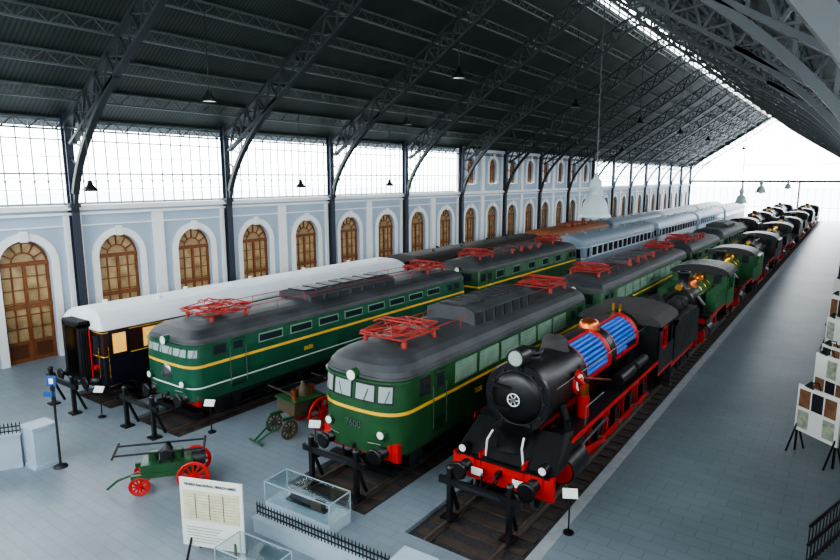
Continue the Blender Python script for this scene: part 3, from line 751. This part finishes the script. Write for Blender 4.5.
y=13.0+e+1.3; i=1
specs=[dict(bc=GR,dome=COPPER,rb=.66,zc=2.35,Lb=3.4,tender=0,rw=.62,chim=.9),dict(bc=GR,dome=BRASS,rb=.68,zc=2.4,Lb=3.4,tender=3.6,rw=.7,chim=.9),
 dict(bc=BLACK,dome=BLACK,wc=RED,rb=.72,zc=2.5,Lb=3.8,tender=4.5,chim=.8),dict(bc=BLACK,dome=BRASS,rb=.75,zc=2.5,Lb=4,tender=0,chim=.8),
 dict(bc=BLACK,dome=BLACK,wc=BLACK,tender=5,Lb=4.8,naxle=4,rw=.65),dict(bc=BLACK,dome=BRASS,rb=.65,zc=2.3,Lb=3.4,tender=0,chim=.9),dict(bc=BLACK,dome=BLACK,tender=5.5),dict(bc=BLACK,dome=BLACK,wc=BLACK,tender=5,naxle=4,rw=.65),dict(bc=BLACK,dome=BRASS,tender=5)]
for sp in specs:
    if y>130: break
    o,e=steam('steam_locomotive.%03d'%i,tD,y,seed=i,**sp); y+=e+1.4; i+=1
y=77
for sp in [specs[2],specs[4],specs[6],specs[7]]:
    if y>130: break
    o,e=steam('steam_locomotive.%03d'%i,tC,y,seed=i,**sp); y+=e+1.4; i+=1

# ------------------------------------------------------------ buffer stops
def bstop(X,Y):
    mb=MB(); zb=0.065 if Y>10.9 else 0.0
    for s in (-0.84,0.84):
        mb.b2(s-0.06,s+0.06,-0.06,0.06,zb,1.4,BLACK)
        mb.beam((s,0.03,1.0),(s,0.4,zb+.05),0.07,0.08,BLACK)
        mb.lathe((s,0.0,1.4),(s,0.0,1.5),[(0.1,0),(0.1,.05),(.03,.1)],BLACK,n=12)
        mb.box((s,0,zb+0.03),(0.35,0.35,0.06),BLACK)
        mb.cyl((s,0.05,1.06),(s,0.12,1.06),0.2,BLACK,n=16)
    mb.box((0,0,1.06),(2.3,0.1,0.18),BLACK)
    mb.box((0,-0.06,1.06),(1.2,0.02,0.08),IRON)
    return mb.build('buffer_stop',(X,Y,0))
for X,Y in ((tD,12.0),(tC,11.3),(tB,10.4),(tA,9.9)): bstop(X,Y)

# ------------------------------------------------------------ carts
def cart():
    mb=MB()
    for s in (-1,1):
        spoke_wheel(mb,s*0.55,0.7,0.44,RED,n=12,z=0.45,t=.04); spoke_wheel(mb,s*0.42,-0.7,0.28,RED,n=10,z=0.29,t=.035)
        mb.b2(s*.4-.05,s*.4+.05,-.9,1.0,0.5,0.62,GREEN)
        mb.tube([(s*.32,-1.3,1.2),(s*.32,1.0,1.15)],0.028,BLACK)
        mb.beam((s*.32,-.3,.6),(s*.32,0,1.2),.05,.05,BLACK); mb.beam((s*.32,.3,.6),(s*.32,0,1.2),.05,.05,BLACK)
    mb.cyl((-.6,.7,.45),(.6,.7,.45),.04,IRON,n=8); mb.cyl((-.45,-.7,.29),(.45,-.7,.29),.04,IRON,n=8)
    mb.tube([(-.5,-1.3,1.2),(.5,-1.3,1.2)],.035,WOODS); mb.tube([(-.5,1.0,1.15),(.5,1.0,1.15)],.035,WOODS)
    mb.b2(-.38,.38,-.65,.7,.6,.85,GREEN); mb.cyl((0,-.35,.85),(0,-.35,1.1),.14,GREEN,n=14); mb.cyl((0,.3,.85),(0,.3,1.1),.14,GREEN,n=14)
    mb.lathe((0,0,.85),(0,0,1.3),[(.2,0),(.2,.2),(.1,.33),(.03,.42)],IRON,n=14); mb.cyl((0,.65,.75),(0,1.0,.75),.2,IRON,n=14)
    mb.tube([(0,-.8,.5),(0,-1.3,.35),(-.05,-1.6,.1)],.035,GREEN)
    return mb.build('hand_pump_cart',(-15.05,8.85,0),rz=math.radians(-38))
cart()
def pump():
    mb=MB()
    for s in (-1,1):
        spoke_wheel(mb,s*0.62,0.35,0.6,RED,n=12,z=0.61,t=.045); spoke_wheel(mb,s*.45,-.9,.34,TUB,n=10,z=.35,t=.035)
        mb.b2(s*.35-.04,s*.35+.04,-1.1,.9,.65,.75,GREEN)
        mb.tube([(s*.25,-1.1,.5),(s*.08,-1.9,.12)],.035,GREEN)
    mb.cyl((-.65,.35,.61),(.65,.35,.61),.04,IRON,n=8); mb.cyl((-.5,-.9,.35),(.5,-.9,.35),.04,IRON,n=8)
    mb.tube([(-.35,-1.9,.1),(.35,-1.9,.1)],.04,GREEN)
    mb.prism([(-.45,.75),(.45,.75),(.55,1.2),(-.55,1.2)],'y',-.7,.5,TUB)
    mb.b2(-.58,.58,-.75,.55,1.18,1.24,GREEN)
    mb.lathe((0,.0,1.1),(0,0,1.75),[(.24,0),(.26,.3),(.18,.45),(.05,.62)],TUB,n=16)
    for y in (-.35,.35): mb.cyl((0,y,1.1),(0,y,1.5),.12,COPPER,n=12)
    mb.beam((0,-.9,1.65),(0,.9,1.65),.06,.09,IRON)
    for y in (-.9,.9): mb.tube([(-.7,y,1.62),(.7,y,1.62)],.03,WOODS)
    mb.tube([(.3,.5,1.0),(.3,.9,.9),(.2,1.1,.6)],.05,IRON)
    return mb.build('antique_fire_pump',(-14.9,13.9,0),rz=math.radians(-8))
pump()

# ------------------------------------------------------------ information board
mb=MB()
mb.b2(-.78,.78,-.02,.02,.3,1.95,POSTW); mb.b2(-.7,.7,-.03,-.02,.95,1.68,mat('board_picture',(206,204,170),.6,var=.15,scale=5))
for s in (-1,1):
    mb.beam((s*.55,.02,1.5),(s*.6,.35,0),.04,.04,BLACK); mb.beam((s*.55,-.02,.5),(s*.62,-.15,0),.04,.04,BLACK)
for i in range(6): mb.b2(-.65,.1+.08*(i%3),-.032,-.028,.42+i*.07,.435+i*.07,POSTC)
for i in range(9): mb.b2(-.6,.6,-.034,-.03,1.02+i*.07,1.027+i*.07,POSTC)
for x in (-.4,-.05,.3): mb.b2(x,x+.02,-.034,-.03,1.0,1.62,POSTB)
ib=mb.build('information_board',(-11.1,7.5,0),rz=math.radians(22))
text(ib,'MUSEO NACIONAL FERROVIARIO',.085,(0,-.035,1.82),(pi/2,0,0),IRON)
def parapet(p0,p1,h,name):
    p0=Vector(p0);p1=Vector(p1);L=(p1-p0).length; mb=MB()
    mb.b2(0,L,-.14,.14,0,h,STONE); mb.b2(-.02,L+.02,-.17,.17,h,h+.05,STONE)
    for z in (.12,.26): mb.b2(0,L,-.012,.012,h+z,h+z+.03,BLACK)
    n=int(L/.1)
    for i in range(n+1):
        x=L*i/n; mb.b2(x-.01,x+.01,-.01,.01,h+.05,h+.33,BLACK); mb.add([(x-.022,0,h+.32),(x+.022,0,h+.32),(x,0,h+.42)],[(0,1,2)],BLACK)
    return mb.build(name,(p0.x,p0.y,0),rz=math.atan2(p1.y-p0.y,p1.x-p0.x))
parapet((-11.3,8.9),(-7.3,9.1),.35,'spiked_railing_parapet')
parapet((-20.8,5.4),(-19.75,7.0),1.0,'spiked_railing_parapet.001')
for nm,(x,y,w,h) in (('stone_pillar',(-19.35,7.35,.6,1.25)),('stone_pillar.001',(-6.7,9.05,.75,.75))):
    mb=MB(); mb.b2(-w/2,w/2,-w/2,w/2,0,h,STONE); mb.b2(-w/2-.05,w/2+.05,-w/2-.05,w/2+.05,h,h+.08,STONE); mb.b2(-w/2-.04,w/2+.04,-w/2-.04,w/2+.04,0,.12,STONE)
    mb.build(nm,(x,y,0),rz=.05)
gl=bpy.data.materials.new('case_glass'); gl.use_nodes=True; nt=gl.node_tree
for n_ in list(nt.nodes):
    if n_.type=='BSDF_PRINCIPLED': nt.nodes.remove(n_)
tr=nt.nodes.new('ShaderNodeBsdfTransparent'); tr.inputs[0].default_value=(.9,.95,.95,1); gs=nt.nodes.new('ShaderNodeBsdfGlossy'); gs.inputs['Roughness'].default_value=.05
mx=nt.nodes.new('ShaderNodeMixShader'); mx.inputs[0].default_value=.14
nt.links.new(tr.outputs[0],mx.inputs[1]); nt.links.new(gs.outputs[0],mx.inputs[2]); nt.links.new(mx.outputs[0],[n_ for n_ in nt.nodes if n_.type=='OUTPUT_MATERIAL'][0].inputs[0])
def case(X,Y,w,d,h,rz,nm):
    mb=MB(); mb.b2(-w/2,w/2,-d/2,d/2,0.0,.3,STONE); mb.b2(-w/2,w/2,-d/2,d/2,.31,h,gl)
    for sx in (-1,1):
        for sy in (-1,1): mb.b2(sx*w/2-.01,sx*w/2+.01,sy*d/2-.01,sy*d/2+.01,.3,h,STONE)
    for sy in (-1,1): mb.b2(-w/2,w/2,sy*d/2-.01,sy*d/2+.01,h-.02,h,STONE)
    for sx in (-1,1): mb.b2(sx*w/2-.01,sx*w/2+.01,-d/2,d/2,h-.02,h,STONE)
    mb.b2(-w*.3,w*.3,-.1,.1,.32,.36,IRON); mb.cyl((-w*.25,0,.42),(w*.1,0,.42),.06,IRON,n=12); mb.b2(w*.1,w*.25,-.1,.1,.36,.52,TUB)
    mb.build(nm,(X,Y,0),rz=rz)
case(-10.7,10.0,2.2,.8,.85,.05,'glass_display_case'); case(-9.6,7.4,1.5,.7,.9,.1,'glass_display_case.001')
mb=MB(); mb.cyl((0,0,0),(0,0,2.6),.035,IRON,n=10); mb.lathe((0,0,0),(0,0,.1),[(.2,0),(.18,.05),(.05,.1)],IRON,n=16); mb.box((-.02,0,2.7),(.28,.03,.32),BSIGN); mb.box((-.02,-.02,2.7),(.12,.01,.16),WHITE); mb.box((-.12,0,2.3),(.34,.03,.16),BSIGN)
mb.build('sign_post',(-18.75,7.6,0),rz=.6)
def label(X,Y,h=1.0,nm='exhibit_label',rz=.5):
    mb=MB(); mb.cyl((0,0,0),(0,0,h),.02,BLACK,n=8); mb.cyl((0,0,0),(0,0,.04),.13,BLACK,n=14); mb.box((0,-.04,h+.07),(.36,.03,.24),POSTW,rx=-.7); mb.build(nm,(X,Y,0),rz=rz)
for i,(x,y) in enumerate(((-4.95,13.2),(-13.0,12.6),(-17.2,11.8),(-21.6,10.3))): label(x,y)
def panel(X,Y,w,h,z0,rz,c):
    mb=MB(); mb.b2(-w/2,w/2,-.03,.03,z0,z0+h,POSTW); 
    for i in range(3):
        for j in range(2): 
            mb.b2(-w*.45+i*w*.3,-w*.45+i*w*.3+w*.26,-.04,-.03,z0+h*.08+j*h*.45,z0+h*.08+j*h*.45+h*.38,(POSTC,POSTB,POSTW,IRON)[(i*2+j+c)%4])
    for s in (-1,1):
        mb.beam((s*w*.45,0,z0+h),(s*w*.45,0,0),.05,.05,BLACK); mb.beam((s*w*.45,-.02,.9),(s*w*.45,-.35,0),.04,.04,BLACK); mb.beam((s*w*.45,.02,.9),(s*w*.45,.35,0),.04,.04,BLACK)
    mb.tube([(0,0,z0+h),(0,-.1,z0+h+.25),(0,-.35,z0+h+.3)],.02,BLACK); mb.lathe((0,-.35,z0+h+.32),(0,-.45,z0+h+.15),[(.04,0),(.14,.2)],BLACK,n=12)
    mb.build('exhibition_panel',(X,Y,0),rz=rz)
for i,(x,y,w,h,z0,r) in enumerate(((-.3,21.4,1.5,1.5,.7,-.7),(-.05,24.2,1.5,1.6,1.0,-.8),(-.0,27,1.4,1.3,1.0,-.8),(0,31,1.4,2.0,.6,-.8),(0,36,1.5,2.2,.6,-.8),(0,42,1.5,2.4,.4,-.8),(.0,50,1.5,2.4,.4,-.9),(.0,60,1.5,2.6,.4,-.9))):
    panel(x,y,w,h,z0,r,i)
mb=MB()
for z in (.1,.55,1.0): mb.b2(-.03,.03,-1.4,1.4,z,z+.05,BLACK)
for i in range(15): mb.b2(-.012,.012,-1.4+.2*i-.012,-1.4+.2*i+.012,0,1.05,BLACK)
mb.build('balustrade',(.3,16.3,0),rz=-.3)
# ------------------------------------------------------------ lamps
LAMPH=mat('lamp_enamel',(138,152,152),.4,var=.05)
def bell(X,Y,Z,nm='bell_pendant_lamp'):
    mb=MB(); zt=roofz(X)-.5
    mb.cyl((0,0,1.2),(0,0,zt-Z),.018,IRON,n=6)
    mb.lathe((0,0,0),(0,0,1.5),[(.46,0),(.47,.05),(.4,.12),(.34,.4),(.27,.55),(.13,.66),(.13,.8),(.17,.83),(.17,1.05),(.08,1.15),(.03,1.3)],LAMPH,n=24,caps=False)
    mb.sphere((0,0,.12),.22,LAMPW,n=14,m=8)
    mb.build(nm,(X,Y,Z))
for (x,y,z) in ((-6.3,17.8,7.45),(-7.5,55,6.6),(-7.5,67,7.2),(-7.5,95,7.2)): bell(x,y,z)
def spot(X,Y,Z):
    mb=MB(); mb.cyl((0,0,.3),(0,0,roofz(X)-.5-Z),.02,BLACK,n=6); mb.lathe((0,0,0),(0,0,.5),[(.32,0),(.3,.12),(.14,.28),(.09,.5)],BLACK,n=14,caps=False); mb.cyl((0,0,.02),(0,0,.06),.26,LAMPW,n=12)
    mb.build('industrial_pendant_lamp',(X,Y,Z))
for y in (24,38,52,66,80,94,108): spot(-15,y,13.0)
for y in (17,31.5,46,60,75): spot(-23.5,y,11.9)
for y in (14,27,36): spot(-28.5,y,8.0)

# ------------------------------------------------------------ light
w=bpy.data.worlds.new('World'); bpy.context.scene.world=w; w.use_nodes=True
bg=w.node_tree.nodes['Background']; bg.inputs[0].default_value=(0.92,0.965,1.0,1); bg.inputs[1].default_value=11.5
def portal(loc,rot,sx,sy):
    l=bpy.data.lights.new('sky_portal','AREA'); l.shape='RECTANGLE'; l.size=sx; l.size_y=sy; l.cycles.is_portal=True
    o=bpy.data.objects.new('sky_portal',l); bpy.context.collection.objects.link(o); o.location=loc; o.rotation_euler=rot
ym=(Y0+Y1)/2
portal((XL-.3,ym,(ZS+ZE)/2),(0,-pi/2,0),ZE-ZS,Y1-Y0)
portal((XR+.3,ym,(ZS+ZE)/2),(0,pi/2,0),ZE-ZS,Y1-Y0)
portal((XC,Y1+.3,10.5),(-pi/2,0,0),XR-XL,21)
portal((XC,Y0-.3,15),(pi/2,0,0),XR-XL,14)
for s in (-1,1): portal((XC+s*(gap+.2),ym,ZR-.3),(0,s*pi/2,0),1.2,Y1-Y0)
try: bpy.context.scene.view_settings.look='AgX - Medium High Contrast'
except Exception as ex: print('look',ex)
# ------------------------------------------------------------ camera
f,vx,vy=605.,858.,178.
th=math.atan((280-vy)/f); ps=math.atan((vx-420)/(f/math.cos(th)))
cd=bpy.data.cameras.new('camera'); cam=bpy.data.objects.new('camera',cd); bpy.context.collection.objects.link(cam)
cd.sensor_width=36; cd.lens=f/840*36; cd.clip_end=2000
cam.location=(0,0,8.6); cam.rotation_euler=(pi/2-th,0,ps)
bpy.context.scene.camera=cam
